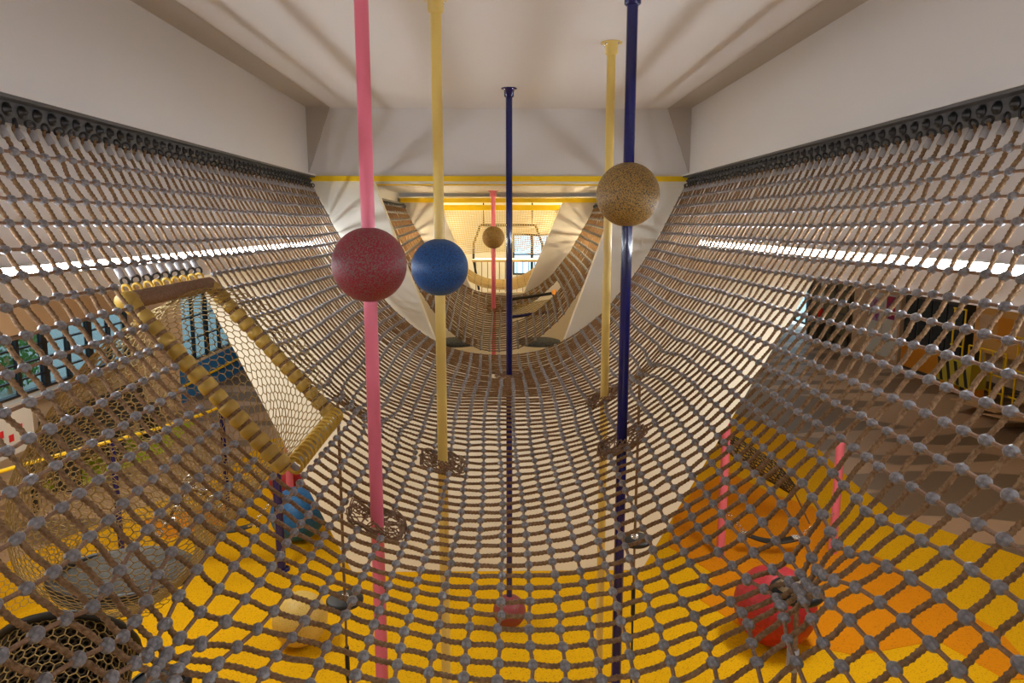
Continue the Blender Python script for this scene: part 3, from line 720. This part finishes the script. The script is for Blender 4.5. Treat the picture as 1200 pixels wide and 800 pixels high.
# ------------------------------------------------------------------ big balls on the lower floor
def ground_ball(x, y, r, m, label, z=.02):
    o = ballmesh(r, m, None, (x, y, z + r), 'floor_ball'); tag(o, label, 'ball', 'big balls on the floor'); return o
ground_ball(2.76, 6.75, .40, mat('red_rubber', (.42, .012, .025), .5, col2=(.30, .01, .02), scale=30, bump=.6, bscale=45), 'large red ball on the orange flooring at the right')
ground_ball(-2.72, 9.3, .36, mat('blue_rubber', (.01, .15, .42), .5, col2=(.01, .1, .3), scale=30), 'large blue ball on the yellow floor left of the cream wall', )
ground_ball(-3.15, 10.6, .36, mat('red_rubber', (.42, .012, .025)), 'red ball behind the large blue ball', )
ground_ball(-2.02, 6.8, .27, BALLY2, 'ochre ball on the yellow floor in front, left of the long pink pole')
t = empty('floor_post', (-2.69, 8.4, .02), 'short navy post standing in front of the large blue ball', 'post')
MB().tube([(0, 0, 0), (0, 0, 1.3)], .055, 16).build('tube', NAVY, t); MB().lathe([(.001, .02), (.1, .02), (.1, 0)], k=20).build('foot_plate', NAVY, t)
t = empty('floor_post', (-3.05, 10.1, .02), 'pink post behind the large blue ball', 'post')
MB().tube([(0, 0, 0), (0, 0, 1.1)], .05, 16).build('tube', PINK, t); MB().lathe([(.001, .02), (.1, .02), (.1, 0)], k=20).build('foot_plate', PINK, t)

# ------------------------------------------------------------------ furniture along the right wall of the hall
DARK = mat('dark_laminate', (.05, .045, .04), .5); PANELW = mat('white_panel', (.75, .74, .72), .5); SCREEN = mat('dark_glass', (.012, .02, .03), .12)
ORG = mat('orange_laminate', (.70, .26, .01), .5); OLIVE = mat('olive_laminate', (.16, .13, .07), .6); TAN = mat('tan_laminate', (.62, .42, .27), .6)
def cabinet(y0, y1, h, label, cat, dep=.5):
    t = empty('wall_cabinet', (XR - dep, y0, 0), label, cat, 'furniture along the right wall'); return t, y1 - y0, dep, h
t, w, d, h = cabinet(24.6, 28.0, 2.15, 'dark shelving with black and white uprights beside the bright window', 'shelf')
MB().box((.06, 0, 0), (d, w, h)).build('back_panel', OLIVE, t, False)
for k in range(4): MB().box((0, k*w/3.2, 0), (.06, k*w/3.2 + .16, h)).build('upright', PANELW if k == 2 else DARK, t, False)
for k in range(3): MB().box((0, 0, .3 + k*.8), (.1, w, .36 + k*.8)).build('shelf', DARK, t, False)
o = MB().lathe([(.001, 0), (.09, 0), (.09, .42), (.06, .5), (.025, .52), (.025, .58), (.001, .58)], k=16).build('fire_extinguisher', mat('red_paint', (.75, .03, .01), .4), loc=(11.6, 25.9, .75))
tag(o, 'red extinguisher in front of the dark shelving', 'extinguisher')
MB().tube([(0, 0, .56), (-.1, 0, .5), (-.12, 0, .2)], .015, 6).build('hose', BLACK, o)
sh = tag(MB().box((11.4, 25.7, 0), (11.8, 26.1, .75)).build('plinth', DARK, None, False), 'dark plinth under the red extinguisher', 'plinth')
t, w, d, h = cabinet(21.4, 24.3, 2.2, 'white and tan wall unit with red and purple posters', 'cabinet')
MB().box((0, 0, 0), (d, w, h)).build('body', TAN, t, False)
for k in range(3): MB().box((-.03, .1 + k*.9, .15), (0, .92 + k*.9, h-.1)).build('door', PANELW if k != 2 else TAN, t, False)
MB().box((-.04, .25, 1.35), (-.03, .75, 2.05)).build('poster', mat('red_poster', (.55, .02, .05), .6, col2=(.2, .03, .2), scale=3), t, False)
MB().box((-.04, 1.15, 1.2), (-.03, 1.7, 1.95)).build('poster', mat('purple_poster', (.30, .06, .28), .6, col2=(.6, .5, .6), scale=4), t, False)
t, w, d, h = cabinet(18.4, 21.2, 2.2, 'display unit with dark glass panels over an orange base', 'cabinet')
MB().box((.02, 0, 0), (d, w, h)).build('body', DARK, t, False)
MB().box((0, 0, .08), (.02, w, .75)).build('base_panel', ORG, t, False)
for k in range(4): MB().box((-.01, .05 + k*w/4, .8), (.02, (k+1)*w/4 - .05, h-.08)).build('pane', SCREEN, t, False)
t = empty('sign_board', (XR-.35, 15.9, 1.05), 'tan and orange notice board above the yellow cage racks', 'board')
MB().box((0, 0, 0), (.06, 2.3, 1.2)).build('board', mat('orange_tan_board', (.68, .36, .10), .6), t, False)
for k in range(3): MB().box((-.008, .25 + k*.68, .35), (0, .75 + k*.68, .95)).build('notice', TAN if k != 1 else ORG, t, False)
def rack(y, ln, ht, label, x=11.7):
    t = empty('cage_rack', (x, y, 0), label, 'rack', 'yellow tube racks')
    for a in range(int(ln/.45) + 1):
        for dx in (0, .6): MB().tube([(dx, a*.45, .05), (dx, a*.45, ht)], .022, 8).build('upright', YBEAM, t)
    for z in (.3, ht*.55, ht):
        for dx in (0, .6): MB().tube([(dx, -.02, z), (dx, ln, z)], .02, 8).build('cross_bar', YBEAM, t)
    MB().box((.02, 0, .3), (.58, ln, .33)).build('shelf', DARK, t, False)
    return t
rack(14.6, 1.5, 1.7, 'yellow tube rack at the picture edge, nearest of the racks')
rack(16.3, 1.35, 1.25, 'low yellow tube rack between the other two racks')
rack(17.9, .5, 2.1, 'tall narrow yellow tube rack beside the dark glass unit')
cr = empty('striped_crate', (11.2, 17.3, .32), 'crate with black and yellow hazard stripes by the racks', 'crate')
MB().box((0, -.55, 0), (.4, .75, .6)).build('box', mat('crate_yellow', (.42, .33, .02), .6), cr, False)
for k in range(4):
    y = -.5 + k*.33; flat_ = MB().add([(-.006, y, .02), (-.006, y+.12, .02), (-.006, y+.3, .58), (-.006, y+.18, .58), (.004, y, .02), (.004, y+.12, .02), (.004, y+.3, .58), (.004, y+.18, .58)], [(0,3,2,1),(4,5,6,7),(0,1,5,4),(1,2,6,5),(2,3,7,6),(3,0,4,7)])
    flat_.build('stripe', BLACK, cr, False)
for k in range(2): MB().box((0, -.5 + k*1.0, -.3), (.4, -.4 + k*1.0, 0)).build('foot', ORG, cr, False)
for k, (y, l) in enumerate(((15.8, 'flat brown cardboard sheet on the floor in front of the racks'), (14.6, 'crumpled pale cardboard sheet on the floor at the picture edge'))):
    o = MB().box((-.45, -.5, .1), (.45, .5, .13)).build('cardboard_sheet', CARD, None, False, loc=(10.9, y, .06)); o.rotation_euler = (.1, .12, .5 + k); tag(o, l, 'cardboard', 'cardboard on the floor')

# ------------------------------------------------------------------ left side details and what stands outside the windows
sg = empty('leaning_sign', (-6.9, 9.7, 1.0), 'pale sign with small red marks under the left window', 'sign')
MB().box((0, -.35, 0), (.04, .75, .62)).build('board', PANELW, sg, False)
for k in range(4): MB().box((.04, -.2 + k*.2, .2 + .1*(k % 2)), (.045, -.1 + k*.2, .3 + .1*(k % 2))).build('mark', mat('red_print', (.7, .02, .03), .6), sg, False)
MB().box((.0, -.3, -1.0), (.04, -.22, 0)).build('leg', DFRAME, sg, False); MB().box((0, .6, -1.0), (.04, .68, 0)).build('leg', DFRAME, sg, False)
bh = empty('bench', (-6.9, 12.6, 0), 'dark high bench below the left windows', 'bench')
MB().box((-.25, -1.6, .62), (.25, 1.6, .72)).build('seat', DARK, bh, False); MB().box((-.25, -1.6, .72), (-.18, 1.6, 1.2)).build('backrest', DARK, bh, False)
for y in (-1.4, 0, 1.4): MB().box((-.2, y-.04, 0), (.2, y+.04, .62)).build('leg', DARK, bh, False)
sbox('ground', (-60, -20, -.3), (60, 60, -.21), mat('outside_paving', (.62, .64, .60), .9))
for k, (x, y, z, r) in enumerate(((1.75, 25.5, 1.7, .9), (.4, 27, 1.7, .8), (-12, 13, .7, .8), (-13, 19, .8, .9))):
    t = empty('garden_bush', (x, y, 0 if x < 1 else 0), 'green bush outside, seen through the %s' % ('far window', 'far window beside the first bush', 'near left window', 'left window with the blue dado')[k], 'bush', 'bushes outside the windows')
    r_ = np.random.default_rng(k); mb = MB()
    for q in range(900):
        v = r_.normal(0, 1, 3); v *= r*(.6 + .4*r_.random())/np.linalg.norm(v); a = r_.normal(0, 1, 3); a *= .075/np.linalg.norm(a); b = np.cross(a, r_.normal(0, 1, 3)); b *= .05/np.linalg.norm(b)
        c = v + np.array([0, 0, z]); mb.add([c - a, c + b, c + a, c - b], [(0, 1, 2, 3)])
    mb.build('foliage', LEAF, t, False, kind='stuff')
    MB().tube([(0, 0, -.2), (0, 0, z)], .06, 8).build('stem', WOOD, t)
